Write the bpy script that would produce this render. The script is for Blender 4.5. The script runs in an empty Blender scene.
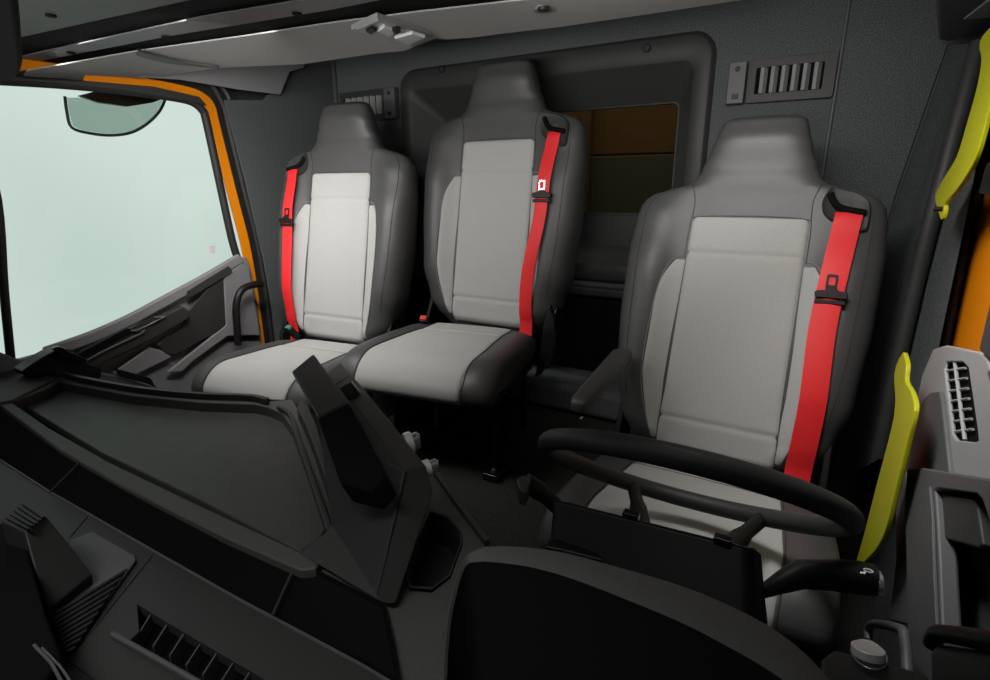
import bpy, bmesh, math, random
from mathutils import Vector as V, Matrix
random.seed(4)
SC = bpy.context.scene
COL = SC.collection

# ------------------------------------------------------------------ camera
CAM = V((.84, 0, 1.25)); F = 539.0; PITCH = math.radians(15.5); YAW = math.radians(30)
cd = bpy.data.cameras.new('camera'); co = bpy.data.objects.new('camera', cd); COL.objects.link(co)
co.location = CAM; co.rotation_euler = (math.pi/2-PITCH, 0, YAW)
cd.sensor_width = 36; cd.lens = F/990*36; cd.clip_start = .01; SC.camera = co
# ------------------------------------------------------------------ view
vs = SC.view_settings
vs.view_transform = 'Standard'; vs.look = 'None'; vs.gamma = 1; vs.use_curve_mapping = False
vs.exposure = 0.0
# ------------------------------------------------------------------ world: pale studio backdrop to the left, dark elsewhere
W = bpy.data.worlds.new('world'); SC.world = W; W.use_nodes = True
wn = W.node_tree; wn.nodes.clear()
tc = wn.nodes.new('ShaderNodeTexCoord'); sx = wn.nodes.new('ShaderNodeSeparateXYZ')
mr = wn.nodes.new('ShaderNodeMapRange'); mr.inputs['From Min'].default_value = -.78; mr.inputs['From Max'].default_value = -.66
mr.inputs['To Min'].default_value = 1; mr.inputs['To Max'].default_value = 0
nz = wn.nodes.new('ShaderNodeTexNoise'); nz.inputs['Scale'].default_value = 2.2; nz.inputs['Detail'].default_value = 1
cr = wn.nodes.new('ShaderNodeValToRGB')
cr.color_ramp.elements[0].position = .3; cr.color_ramp.elements[0].color = (.55, .64, .595, 1)
cr.color_ramp.elements[1].position = .7; cr.color_ramp.elements[1].color = (.72, .80, .76, 1)
mx = wn.nodes.new('ShaderNodeMix'); mx.data_type = 'RGBA'; mx.inputs[6].default_value = (.008, .008, .008, 1)
bg = wn.nodes.new('ShaderNodeBackground'); wo = wn.nodes.new('ShaderNodeOutputWorld')
L_ = wn.links.new
L_(tc.outputs['Generated'], sx.inputs[0]); L_(sx.outputs['X'], mr.inputs['Value']); L_(tc.outputs['Generated'], nz.inputs['Vector'])
L_(nz.outputs[0], cr.inputs[0]); L_(mr.outputs[0], mx.inputs[0]); L_(cr.outputs[0], mx.inputs[7]); L_(mx.outputs[2], bg.inputs[0]); L_(bg.outputs[0], wo.inputs[0])
# ------------------------------------------------------------------ lamps
def area(name, loc, target, sx_, sy_, power, col=(1, 1, 1), spread=180):
    d = bpy.data.lights.new(name, 'AREA'); d.shape = 'RECTANGLE'; d.size = sx_; d.size_y = sy_; d.energy = power; d.color = col
    d.spread = math.radians(spread)
    o = bpy.data.objects.new(name, d); COL.objects.link(o); o.location = loc
    o.rotation_euler = (V(target)-V(loc)).to_track_quat('-Z', 'Y').to_euler(); return o
area('seat_fill', (-.50, .70, 1.585), (-.40, 1.30, .85), 1.0, .14, 5.0, (1, .975, .94), 98)  # unseen stand-in lamp added below the ceiling to light the seats
area('driver_fill', (.60, .86, 1.585), (.66, 1.40, 1.36), .60, .12, 2.2, (1, .975, .94), 100)  # unseen lamp added to brighten the top of the driver seat
area('ceiling_fill', (.0, -.30, 1.25), (-.2, .75, 1.66), 1.6, .2, 5.0, (1, .98, .95), 62)  # unseen up-light added to brighten the ceiling
area('right_door_fill', (.70, .75, 1.585), (1.06, .98, .95), .2, .2, 1.7, (1, .98, .95), 80)  # area lamp under the roof aimed at the right door panel
area('left_door_fill', (-.35, .80, 1.57), (-1.08, 1.38, 1.10), .3, .2, 3.6, (1, .98, .95), 96)  # added lamp, out of view, brightens left door and rear quarter
area('dash_fill', (.1, -.22, 1.72), (.0, .17, .75), 1.5, .2, 1.35, (1, .98, .95), 54)  # unseen fill lamp added to lift the dashboard

# ------------------------------------------------------------------ pixel to place helpers
_f = V((-math.sin(YAW)*math.cos(PITCH), math.cos(YAW)*math.cos(PITCH), -math.sin(PITCH)))
_r = V((math.cos(YAW), math.sin(YAW), 0)); _u = _r.cross(_f)
def ray(x, y): return _f*F + _r*(x-495) + _u*(340-y)
def PZ(x, y, z): d = ray(x, y); return CAM + d*((z-CAM.z)/d.z)
def PX(x, y, X): d = ray(x, y); return CAM + d*((X-CAM.x)/d.x)
def PY(x, y, Y): d = ray(x, y); return CAM + d*((Y-CAM.y)/d.y)

# ------------------------------------------------------------------ materials
def mat(name, col, rough=.5, metal=0, noise=0, nscale=200, bump=0, bscale=400, spec=.5, kind=None, col2=None, coat=0):
    m = bpy.data.materials.new(name); m.use_nodes = True; nt = m.node_tree; b = nt.nodes['Principled BSDF']
    b.inputs['Base Color'].default_value = (*col, 1); b.inputs['Roughness'].default_value = rough
    b.inputs['Metallic'].default_value = metal; b.inputs['Specular IOR Level'].default_value = spec
    b.inputs['Coat Weight'].default_value = coat
    t = nt.nodes.new('ShaderNodeTexCoord')
    c2 = col2 or tuple(max(0, c*(1-noise)) for c in col)
    n = nt.nodes.new('ShaderNodeTexNoise'); n.inputs['Scale'].default_value = nscale; n.inputs['Detail'].default_value = 3
    nt.links.new(t.outputs['Object'], n.inputs['Vector'])
    r = nt.nodes.new('ShaderNodeValToRGB'); r.color_ramp.elements[0].position = .38; r.color_ramp.elements[1].position = .62
    r.color_ramp.elements[0].color = (*c2, 1); r.color_ramp.elements[1].color = (*col, 1)
    nt.links.new(n.outputs[0], r.inputs[0])
    out = r.outputs[0]
    if noise or col2 or kind: nt.links.new(out, b.inputs['Base Color'])
    if bump:
        n2 = nt.nodes.new('ShaderNodeTexNoise'); n2.inputs['Scale'].default_value = bscale; n2.inputs['Detail'].default_value = 4
        bp = nt.nodes.new('ShaderNodeBump'); bp.inputs['Strength'].default_value = bump; bp.inputs['Distance'].default_value = .002
        nt.links.new(t.outputs['Object'], n2.inputs['Vector']); nt.links.new(n2.outputs[0], bp.inputs['Height']); nt.links.new(bp.outputs[0], b.inputs['Normal'])
    return m
M = {}
M['leather'] = mat('grey_leather', (.060, .060, .061), .46, noise=.06, nscale=60, bump=.12, bscale=700)
M['fabric'] = mat('light_fabric', (.30, .30, .292), .9, noise=.38, nscale=620, bump=.35, bscale=900, spec=.15, kind='weave')
M['fabric'] = mat('silver_fabric', (.45, .45, .44), .85, noise=.18, nscale=700, bump=.3, bscale=900, spec=.2, kind='weave')
M['thread'] = mat('seam_thread', (.20, .20, .20), .7)
M['darkseam'] = mat('dark_seam', (.03, .03, .03), .7)
M['black'] = mat('black_plastic', (.007, .007, .007), .45, spec=.3, bump=.08, noise=.1)
M['gloss'] = mat('gloss_black', (.008, .008, .008), .18)
M['shadow'] = mat('black_vinyl_and_shade', (.005, .005, .005), .85, bump=.1, spec=.08)  # black vinyl, also painted in as the shade behind the door handle
M['dgrey'] = mat('charcoal_plastic', (.034, .034, .034), .5, spec=.35, noise=.08, nscale=300, bump=.2, bscale=900)
M['mgrey'] = mat('mid_grey_plastic', (.085, .085, .088), .5, noise=.06, nscale=300, bump=.2, bscale=900)
M['tgrey'] = mat('dash_top_vinyl', (.070, .072, .069), .6, noise=.2, nscale=500, bump=.5, bscale=600)
M['mat'] = mat('tray_rubber', (.055, .055, .052), .50, noise=.15, nscale=30, bump=.35, bscale=500)
M['lgrey'] = mat('light_grey_plastic', (.26, .26, .265), .5, noise=.05, nscale=300, bump=.12, bscale=900)
M['roof'] = mat('headliner_grey', (.27, .27, .265), .85, noise=.06, nscale=300, bump=.2, bscale=700)
M['wallfab'] = mat('speckled_wall_carpet', (.125, .136, .136), .95, col2=(.050, .058, .058), nscale=330, bump=.5, bscale=700, spec=.1)
M['carpet'] = mat('speckled_floor_carpet', (.05, .05, .047), .95, col2=(.010, .010, .010), nscale=300, bump=.8, bscale=300, spec=.1)
M['red'] = mat('red_webbing', (.78, .018, .022), .55, noise=.04, nscale=300, bump=.2, bscale=900)
M['orange'] = mat('orange_paint', (.90, .27, .004), .3, coat=.4)
M['yellow'] = mat('yellow_plastic', (.38, .38, .005), .42)
M['rubber'] = mat('rubber_seal', (.015, .015, .015), .6)
M['chrome'] = mat('brushed_silver', (.72, .74, .74), .25, metal=.9)
M['silver'] = mat('silver_plastic', (.8, .8, .8), .35, metal=.3)
M['teal'] = mat('teal_button', (.05, .22, .21), .4)
M['redb'] = mat('red_button', (.75, .06, .03), .4)
M['white'] = mat('white_print', (.7, .7, .7), .5)
def glassmat(name, col, gl):
    m = bpy.data.materials.new(name); m.use_nodes = True; nt = m.node_tree; nt.nodes.clear()
    o = nt.nodes.new('ShaderNodeOutputMaterial'); t = nt.nodes.new('ShaderNodeBsdfTransparent'); t.inputs[0].default_value = (*col, 1)
    g = nt.nodes.new('ShaderNodeBsdfGlossy'); g.inputs['Roughness'].default_value = .03; g.inputs[0].default_value = (.9, .9, .9, 1)
    x = nt.nodes.new('ShaderNodeMixShader'); x.inputs[0].default_value = gl
    nt.links.new(t.outputs[0], x.inputs[1]); nt.links.new(g.outputs[0], x.inputs[2]); nt.links.new(x.outputs[0], o.inputs[0]); return m
M['door'] = mat('door_grey_plastic', (.215, .215, .222), .5, noise=.05, nscale=300, bump=.12, bscale=900)
M['pad'] = mat('hood_edge_vinyl', (.10, .10, .098), .6, noise=.1, nscale=500, bump=.5, bscale=600)
M['olive'] = mat('olive_panel', (.095, .095, .055), .9, spec=.05)
M['brown'] = mat('reflection_orange_brown', (.15, .082, .030), .9, spec=.05)
M['mglass'] = glassmat('mirror_glass', (.66, .72, .69), .06)
M['glass'] = glassmat('side_glass', (.97, 1, .985), .02)
M['tint'] = glassmat('tinted_glass', (.62, .61, .57), .0003)
M['lens'] = mat('lamp_lens', (.75, .77, .77), .12, metal=.3)

# ------------------------------------------------------------------ object helpers
def link(name, bm, m, parent=None, smooth=True, bevel=0, seg=2, ang=30):
    me = bpy.data.meshes.new(name); bmesh.ops.recalc_face_normals(bm, faces=bm.faces); bm.to_mesh(me); bm.free()
    o = bpy.data.objects.new(name, me); COL.objects.link(o)
    if m: me.materials.append(M[m])
    if parent: o.parent = parent
    if smooth:
        for p in me.polygons: p.use_smooth = True
        if not bevel:
            try: me.set_sharp_from_angle(angle=math.radians(42))
            except Exception: pass
    if bevel:
        b = o.modifiers.new('bevel', 'BEVEL'); b.width = bevel; b.segments = seg; b.limit_method = 'ANGLE'; b.angle_limit = math.radians(ang)
        b.harden_normals = True
    return o
def tag(o, label, cat, group=None):
    o['label'] = label; o['category'] = cat
    if group: o['group'] = group
    return o
def thing(name, label, cat, loc=(0, 0, 0), group=None):
    o = bpy.data.objects.new(name, None); COL.objects.link(o); o.empty_display_size = .05; o.location = loc
    return tag(o, label, cat, group)
def adopt(root):          # keep world places of children built in world space under an Empty away from the origin
    for c in root.children: c.matrix_parent_inverse = Matrix.Translation(-root.location)
def struct(o): o['kind'] = 'structure'; return o
def bslab(bm, pts, off):
    pts = [V(p) for p in pts]; off = V(off)
    a = [bm.verts.new(p) for p in pts]; b = [bm.verts.new(p+off) for p in pts]
    bm.faces.new(a); bm.faces.new(b[::-1]); n = len(pts)
    for i in range(n): bm.faces.new((a[i], b[i], b[(i+1) % n], a[(i+1) % n]))
def slab(name, pts, off, m, parent=None, bevel=.003, seg=2):
    bm = bmesh.new(); bslab(bm, pts, off); return link(name, bm, m, parent, True, bevel, seg)
def bbox_(bm, c, s, rot=None):
    mt = Matrix.Translation(V(c)) @ (rot.to_4x4() if rot else Matrix.Identity(4)) @ Matrix.Diagonal((*s, 1))
    bmesh.ops.create_cube(bm, size=1, matrix=mt)
def box(name, c, s, m, parent=None, bevel=.003, rot=None):
    bm = bmesh.new(); bbox_(bm, c, s, rot); return link(name, bm, m, parent, True, bevel)
def holed(name, outer, holes, off, m, parent=None, bevel=.0015):
    bm = bmesh.new(); es = []
    for lp in [outer]+holes:
        vs_ = [bm.verts.new(V(p)) for p in lp]
        es += [bm.edges.new((vs_[i], vs_[(i+1) % len(vs_)])) for i in range(len(vs_))]
    r = bmesh.ops.triangle_fill(bm, use_beauty=True, use_dissolve=False, edges=es)
    fs = [g for g in r['geom'] if isinstance(g, bmesh.types.BMFace)]
    e = bmesh.ops.extrude_face_region(bm, geom=fs)
    bmesh.ops.translate(bm, vec=V(off), verts=[g for g in e['geom'] if isinstance(g, bmesh.types.BMVert)])
    return link(name, bm, m, parent, True, bevel)
def tube_bm(bm, pts, rad, n=12, closed=False):
    pts = [V(p) for p in pts]; N = len(pts); rings = []
    rads = rad if isinstance(rad, (list, tuple)) else [rad]*N
    prev = None
    for i, p in enumerate(pts):
        if closed: t = (pts[(i+1) % N]-pts[i-1]).normalized()
        else: t = (pts[min(i+1, N-1)]-pts[max(i-1, 0)]).normalized()
        if prev is None:
            a = V((0, 0, 1)) if abs(t.z) < .9 else V((1, 0, 0)); nrm = t.cross(a).normalized()
        else:
            nrm = (prev-t*prev.dot(t)).normalized()
        prev = nrm; bn = t.cross(nrm)
        rings.append([bm.verts.new(p+(nrm*math.cos(2*math.pi*k/n)+bn*math.sin(2*math.pi*k/n))*rads[i]) for k in range(n)])
    R = N if closed else N-1
    for i in range(R):
        A, B = rings[i], rings[(i+1) % N]
        sh = 0
        if closed and i == N-1:
            sh = min(range(n), key=lambda s: (A[0].co-B[s].co).length)
        for k in range(n): bm.faces.new((A[k], A[(k+1) % n], B[(k+1+sh) % n], B[(k+sh) % n]))
    if not closed: bm.faces.new(rings[0][::-1]); bm.faces.new(rings[-1])
def tube(name, pts, rad, m, parent=None, n=12, closed=False):
    bm = bmesh.new(); tube_bm(bm, pts, rad, n, closed); return link(name, bm, m, parent)
def smoothpath(pts, k=8):
    pts = [V(p) for p in pts]; P = [pts[0]]+pts+[pts[-1]]; out = []
    for i in range(1, len(P)-2):
        for j in range(k):
            t = j/k; a, b, c, d = P[i-1], P[i], P[i+1], P[i+2]
            out.append(.5*((2*b)+(c-a)*t+(2*a-5*b+4*c-d)*t*t+(3*b-a-3*c+d)*t**3))
    out.append(pts[-1]); return out
def cyl_bm(bm, c, axis, r, h, n=24, r2=None):
    q = V(axis).normalized().to_track_quat('Z', 'Y').to_matrix().to_4x4()
    bmesh.ops.create_cone(bm, cap_ends=True, segments=n, radius1=r, radius2=r if r2 is None else r2, depth=h, matrix=Matrix.Translation(V(c)) @ q)
def cyl(name, c, axis, r, h, m, parent=None, n=24, bevel=.001, r2=None):
    bm = bmesh.new(); cyl_bm(bm, c, axis, r, h, n, r2); return link(name, bm, m, parent, True, bevel)
def rr(x0, x1, z0, z1, r, n=6):
    out = []
    for cx, cz, a0 in ((x1-r, z1-r, 0), (x0+r, z1-r, 90), (x0+r, z0+r, 180), (x1-r, z0+r, 270)):
        for k in range(n+1):
            a = math.radians(a0+90*k/n); out.append((cx+r*math.cos(a), cz+r*math.sin(a)))
    return out
def loft(name, rings, m, parent=None, closed=True, cap0=False, cap1=False):
    bm = bmesh.new(); R = [[bm.verts.new(V(p)) for p in r] for r in rings]; n = len(R[0])
    for a, b in zip(R, R[1:]):
        for k in range(n if closed else n-1): bm.faces.new((a[k], a[(k+1) % n], b[(k+1) % n], b[k]))
    if cap0: bm.faces.new(R[0][::-1])
    if cap1: bm.faces.new(R[-1])
    return link(name, bm, m, parent)
def curve_px(pts, k=6):      # smooth a 2-D pixel outline
    q = smoothpath([(a, b, 0) for a, b in pts], k); return [(v.x, v.y) for v in q]

# ================================================================== THE SHELL
# floor
holder = box('floor', (0, .95, .05), (2.3, 1.95, .1), 'carpet', None, 0); struct(holder)
tun = box('engine_tunnel', (.03, 1.28, .285), (.82, 1.2, .39), 'carpet', None, .02)
tun.name = 'trim_1'; struct(tun)
# rear wall, opening for the window surround
SUR = rr(-.70, .515, .93, 1.715, .07)
wb = holed('wall_back', [(-1.14, 1.9, .1), (1.16, 1.9, .1), (1.16, 1.9, 1.86), (-1.14, 1.9, 1.86)], [[(x, 1.9, z) for x, z in SUR]], (0, .02, 0), 'wallfab', None, 0); struct(wb)
rings = [[(x, 1.899, z) for x, z in rr(-.705, .52, .925, 1.72, .075)], [(x, 1.882, z) for x, z in rr(-.695, .51, .935, 1.71, .065)],
         [(x, 1.880, z) for x, z in rr(-.690, .505, .94, 1.705, .062)],
         [(x, 1.880, z) for x, z in rr(-.645, .462, .99, 1.640, .035)], [(x, 1.885, z) for x, z in rr(-.640, .457, .995, 1.635, .035)],
         [(x, 1.965, z) for x, z in rr(-.54, .412, 1.05, 1.537, .025)], [(x, 1.968, z) for x, z in rr(-.537, .408, 1.06, 1.533, .02)]]
sr = loft('trim_2', rings, 'dgrey'); struct(sr)
bk = holed('window_surround_back', [(-.58, 1.972, 1.03), (.45, 1.972, 1.03), (.45, 1.972, 1.57), (-.58, 1.972, 1.57)], [[(x, 1.972, z) for x, z in rr(-.53, .405, 1.172, 1.528, .02)]], (0, .012, 0), 'dgrey', None, .001)
bk.name = 'trim_3'; struct(bk)
wf = holed('window_1', [(x, 1.968, z) for x, z in rr(-.54, .413, 1.162, 1.538, .025)], [[(x, 1.968, z) for x, z in rr(-.53, .403, 1.172, 1.528, .02)]], (0, .01, 0), 'rubber', None, .001); struct(wf)
pn = slab('window_pane', [(x, 1.975, z) for x, z in rr(-.535, .408, 1.168, 1.532, .02)], (0, .004, 0), 'tint', wf, 0)
# panels added behind the window to imitate its orange-brown reflection
tb = thing('reflection_panels', 'added orange-brown and olive panels imitating the reflection in the rear window', 'reflection panels', (.1, 2.5, .6))
box('front_panel', (.1, 2.62, 1.72), (2.4, .04, .62), 'brown', tb, .01)
box('lower_panel', (.1, 2.62, 1.01), (2.4, .04, .80), 'olive', tb, .01)
for x in (-.15, .32, .75): box('reflection_bar', (x, 2.585, 1.4), (.05, .03, .8), 'brown', tb, .012)
adopt(tb)
area('backing_fill', (.1, 2.15, 2.35), (.1, 2.62, 1.4), 2.2, .3, 8)  # unseen lamp added to light the panels behind the window
# recesses under the window
st = box('trim_4', (-.08, 1.868, .895), (1.2, .055, .03), 'dgrey', None, .008); struct(st)
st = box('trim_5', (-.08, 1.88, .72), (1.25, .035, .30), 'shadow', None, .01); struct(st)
st = box('trim_6', (.2, 1.78, .535), (.6, .22, .11), 'wallfab', None, .03); struct(st)
# seams in the carpet lining
st = tube('trim_7', [(.845, 1.897, .1), (.845, 1.897, 1.8)], .005, 'mgrey'); struct(st)
st = tube('trim_8', [(-1.065, 1.897, .1), (-1.065, 1.897, 1.8)], .005, 'dgrey'); struct(st)
# left wall (door opening from y=.5 to 1.44)
LW = [(-1.13, -.2, .1), (-1.13, 1.9, .1), (-1.13, 1.9, 1.86), (-1.13, -.2, 1.86)]
LH = [(-1.13, .42, .2), (-1.13, 1.43, .2), (-1.13, 1.43, 1.25), (-1.13, 1.385, 1.50), (-1.13, 1.365, 1.56), (-1.13, 1.33, 1.595), (-1.13, 1.24, 1.62), (-1.13, .42, 1.62)]
w = holed('wall_left', LW, [LH], (-.03, 0, 0), 'dgrey', None, 0); struct(w)
# rear quarter lining on the left
st = slab('trim_9', [PX(222, 100, -1.10), PX(262, 100, -1.10), PX(300, 60, -1.1), (-1.10, 1.9, 1.82), (-1.10, 1.9, .3), (-1.10, 1.50, .3), PX(262, 262, -1.10), PX(243, 180, -1.10)], (.012, 0, 0), 'wallfab'); struct(st)
# orange aperture of the left door, with black seal
ap = [V((-1.118, .70, 1.612)), V((-1.118, 1.0, 1.617)), V((-1.118, 1.22, 1.612)), V((-1.118, 1.300, 1.595)), V((-1.118, 1.340, 1.555)), V((-1.118, 1.352, 1.48)), V((-1.118, 1.385, 1.25)), V((-1.118, 1.42, 1.0)), V((-1.118, 1.43, .68)), V((-1.118, 1.43, .3))]
apx = smoothpath(ap, 5)
def ribbon(name, path, w1, w2, axis, th, m, parent=None, bevel=.003):
    # flat band following the path in the plane normal to axis; w1/w2 = extent to either side
    ax = V(axis); bm = bmesh.new(); R = []
    for i, p in enumerate(path):
        t = (path[min(i+1, len(path)-1)]-path[max(i-1, 0)]).normalized(); s = t.cross(ax).normalized()
        R.append([bm.verts.new(p+s*w1), bm.verts.new(p-s*w2), bm.verts.new(p-s*w2+ax*th), bm.verts.new(p+s*w1+ax*th)])
    for a, b in zip(R, R[1:]):
        for k in range(4): bm.faces.new((a[k], a[(k+1) % 4], b[(k+1) % 4], b[k]))
    bm.faces.new(R[0][::-1]); bm.faces.new(R[-1])
    return link(name, bm, m, parent, True, bevel)
st = ribbon('trim_19', apx, .10, .02, (-1, 0, 0), .004, 'rubber', None, 0); struct(st)
st = ribbon('trim_10', apx, .050, -.012, (1, 0, 0), .012, 'orange'); struct(st)
st = tube('trim_11', smoothpath([p+V((.016, .018 if i > 3 else .012, .012 if i < 4 else 0))+(V((0, 0, .018)) if i < 4 else V((0, 0, 0))) for i, p in enumerate(ap)], 5), .012, 'rubber'); struct(st)
st = tube('trim_12', smoothpath([p+V((.012, .042 if i > 3 else .012, .04 if i < 5 else 0)) for i, p in enumerate(ap)], 5), .007, 'mgrey'); struct(st)
# right wall with the door opening (y .3 to 1.2)
RW = [(1.14, -.2, .1), (1.14, 1.9, .1), (1.14, 1.9, 1.86), (1.14, -.2, 1.86)]
RH = [(1.14, .1, .2), (1.14, 1.2, .2), (1.14, 1.2, 1.60), (1.14, .1, 1.60)]
w = holed('wall_right', RW, [RH], (.03, 0, 0), 'wallfab', None, 0); struct(w)
st = slab('trim_13', [PX(985, 190, 1.10), PX(952, 345, 1.10), PX(940, 420, 1.10), PX(1010, 420, 1.10), PX(1010, 150, 1.10)], (.02, 0, 0), 'orange'); struct(st)
st = tube('trim_14', [PX(977, 190, 1.09), PX(945, 345, 1.09), PX(935, 420, 1.09)], .008, 'rubber'); struct(st)
# right rear pillar lining, curved between the rear wall and the door
RP = [(PY(950, 45, 1.88), PX(993, 45, 1.08)), (PY(920, 130, 1.88), PX(985, 110, 1.075)), (PY(893, 210, 1.88), PX(972, 190, 1.07)), (PY(872, 290, 1.88), PX(956, 265, 1.07)), (PY(850, 385, 1.86), PX(938, 350, 1.07)), (PY(830, 480, 1.85), PX(925, 420, 1.07))]
rg = []
for a, b in RP:
    row = []
    for k in range(13):
        t = k/12; p = a.lerp(b, t)
        bul = math.sin(math.pi*t); p = p+V((.03*bul, .0, 0))
        if .30 < t < .52: p = p+V((-.012, -.012, 0))
        row.append(p)
    rg.append(row)
st = loft('trim_15', rg, 'wallfab', None, False); struct(st)
st = tube('trim_16', smoothpath([r[0] for r in rg], 4), .006, 'rubber'); struct(st)
st = tube('trim_17', smoothpath([r[7]+V((-.02, -.015, 0)) for r in rg], 4), .016, 'dgrey'); struct(st)
# front bulkhead below the windscreen and the ceiling
st = box('wall_front', (0, -.12, .5), (2.3, .04, .8), 'shadow', None, 0); struct(st)
edge = [(-1.14, 1.80), (-.6, 1.80), (0, 1.80), (.6, 1.80), (1.16, 1.80)]
rows = []
for y, dz in ((1.91, 0), (1.88, .01), (1.6, .03), (1.2, .05), (.6, .06), (-.2, .06)):
    rows.append([(x, y, z+dz) for x, z in edge])
cl = loft('ceiling', rows, 'roof', None, False); struct(cl)
cm = cl.modifiers.new('solid', 'SOLIDIFY'); cm.thickness = .03; cm.offset = 1

# ================================================================== LEFT DOOR
d1 = thing('door_1', 'left door', 'door', (-1.09, 1.0, .3)); del d1['label']; del d1['category']; struct(d1)
XD = -1.085
sill = [(0, 352), (20, 360), (50, 352), (90, 338), (130, 320), (165, 301), (205, 279), (238, 258), (247, 257), (251, 268), (257, 300), (262, 340)]
lo = [PX(x, y, XD) for x, y in sill]
slab('door_panel', lo+[V((XD, 1.40, .3)), V((XD, .42, .3)), V((XD, .42, .8))], (-.03, 0, 0), 'door', d1, .006)
# slanted sill cap with its rounded upper rail
cap = [PX(x, y, XD+.012) for x, y in ((45, 357), (90, 341), (130, 323), (165, 304), (205, 282), (240, 261))]
ribbon('sill_rail', smoothpath(cap, 4), .004, .032, (1, 0, 0), .022, 'door', d1, .006)
slab('sill_grille', [PX(x, y, XD+.036) for x, y in ((187, 291), (228, 266), (231, 269), (232, 272), (190, 297), (186, 296))], (.004, 0, 0), 'dgrey', d1, .001)
# lighter end of the panel
slab('end_trim', [PX(x, y, XD+.02) for x, y in ((222, 276), (240, 262), (247, 266), (256, 318), (258, 335), (226, 336), (190, 362), (180, 372), (165, 372), (224, 325))], (.012, 0, 0), 'door', d1, .005)
slab('storage_pocket', [PX(x, y, XD+.022) for x, y in ((222, 277), (225, 325), (222, 329), (174, 355), (165, 354), (156, 345), (163, 338), (180, 328), (186, 318), (186, 312), (205, 290))], (.008, 0, 0), 'dgrey', d1, .004)
slab('armrest', [PX(x, y, XD+.03) for x, y in ((60, 362), (75, 352), (128, 325), (150, 318), (178, 305), (186, 311), (185, 318), (150, 338), (100, 362), (88, 372), (70, 372))], (.03, 0, 0), 'dgrey', d1, .008)
slab('armrest_recess', [PX(x, y, XD+.062) for x, y in ((76, 355), (127, 328), (134, 331), (92, 354), (84, 358))], (.004, 0, 0), 'shadow', d1, .001)
tube('armrest_trim', [PX(x, y, XD+.068) for x, y in ((86, 361), (100, 353), (125, 341), (142, 333), (145, 330))], .0035, 'mgrey', d1, 8)
sw = slab('switch_panel', [PX(x, y, XD+.062) for x, y in ((129, 329), (154, 316), (166, 316), (146, 327), (143, 332), (134, 332))], (.006, 0, 0), 'gloss', d1, .001)
tube('chrome_trim', [PX(x, y, XD+.07) for x, y in ((131, 331), (137, 330), (146, 326), (158, 320), (165, 317), (154, 317))], .0022, 'chrome', sw, 8)
slab('lower_cover', [PX(x, y, XD+.02) for x, y in ((112, 372), (148, 347), (160, 350), (171, 357), (140, 372), (130, 376), (118, 375))], (.01, 0, 0), 'door', d1, .005)
tube('grab_bar', smoothpath([PX(x, y, XD+.10) for x, y in ((262, 284), (252, 285), (243, 289), (238, 297), (236, 310), (237, 325), (238, 345))], 5), .013, 'black', d1)
# window opening frame of the door
fr = smoothpath([PX(x+2, y, -1.10) for x, y in ((-40, 78), (0, 80), (60, 84), (120, 90), (170, 97), (190, 102), (200, 110), (204, 120), (217, 180), (230, 240), (237, 262))], 5)
w2 = tube('window_2', fr, .014, 'rubber'); struct(w2)
slab('window_pane', [PX(x, y, -1.105) for x, y in ((-60, 76), (60, 83), (190, 102), (206, 118), (242, 265), (50, 360), (-60, 420))], (-.003, 0, 0), 'glass', w2, 0)
slab('header_bar', [PX(x, y, -1.10) for x, y in ((-50, 66), (28, 79), (90, 82), (150, 87), (196, 97), (204, 106), (190, 102), (120, 91), (60, 85), (0, 81), (-50, 80))], (.02, 0, 0), 'dgrey', w2, .003)
tube('front_seal', smoothpath([PX(x, y, -1.10) for x, y in ((-25, 120), (-3, 200), (4, 290), (11, 362), (14, 400))], 5), .011, 'rubber', w2)
tube('lock_rod', [PX(x, y, -1.085) for x, y in ((219, 178), (224, 196))], .004, 'rubber', w2, 8)
adopt(d1)
# outside kerb mirror
km = thing('kerb_mirror', 'dark green glass kerb mirror hanging outside the left window', 'mirror', PX(112, 98, -1.35))
ol = curve_px([(64, 96), (66, 112), (71, 128), (90, 134), (112, 136), (132, 133), (148, 124), (160, 112), (166, 100), (166, 96)], 4)
tube('mirror_rim', [PX(112+(x-112)*.98, 112+(y-112)*.97, -1.356) for x, y in ol], .005, 'dgrey', km, 8)
slab('mirror_glass', [PX(112+(x-112)*.94, 112+(y-112)*.90, -1.355) for x, y in ol], (.004, 0, 0), 'mglass', km, .002)
slab('bracket', [PX(x, y, -1.34) for x, y in ((76, 96), (96, 103), (125, 107), (150, 103), (158, 100), (158, 92), (92, 92))], (.02, 0, 0), 'gloss', km, .004)
adopt(km)
# dark mark on the glass is a small etched stamp
gs = slab('glass_stamp', [PX(x, y, -1.100) for x, y in ((209, 246), (215, 246), (215, 253), (209, 253))], (.001, 0, 0), 'silver', None, 0)
tag(gs, 'small square stamp etched on the left side glass', 'stamp')

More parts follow.
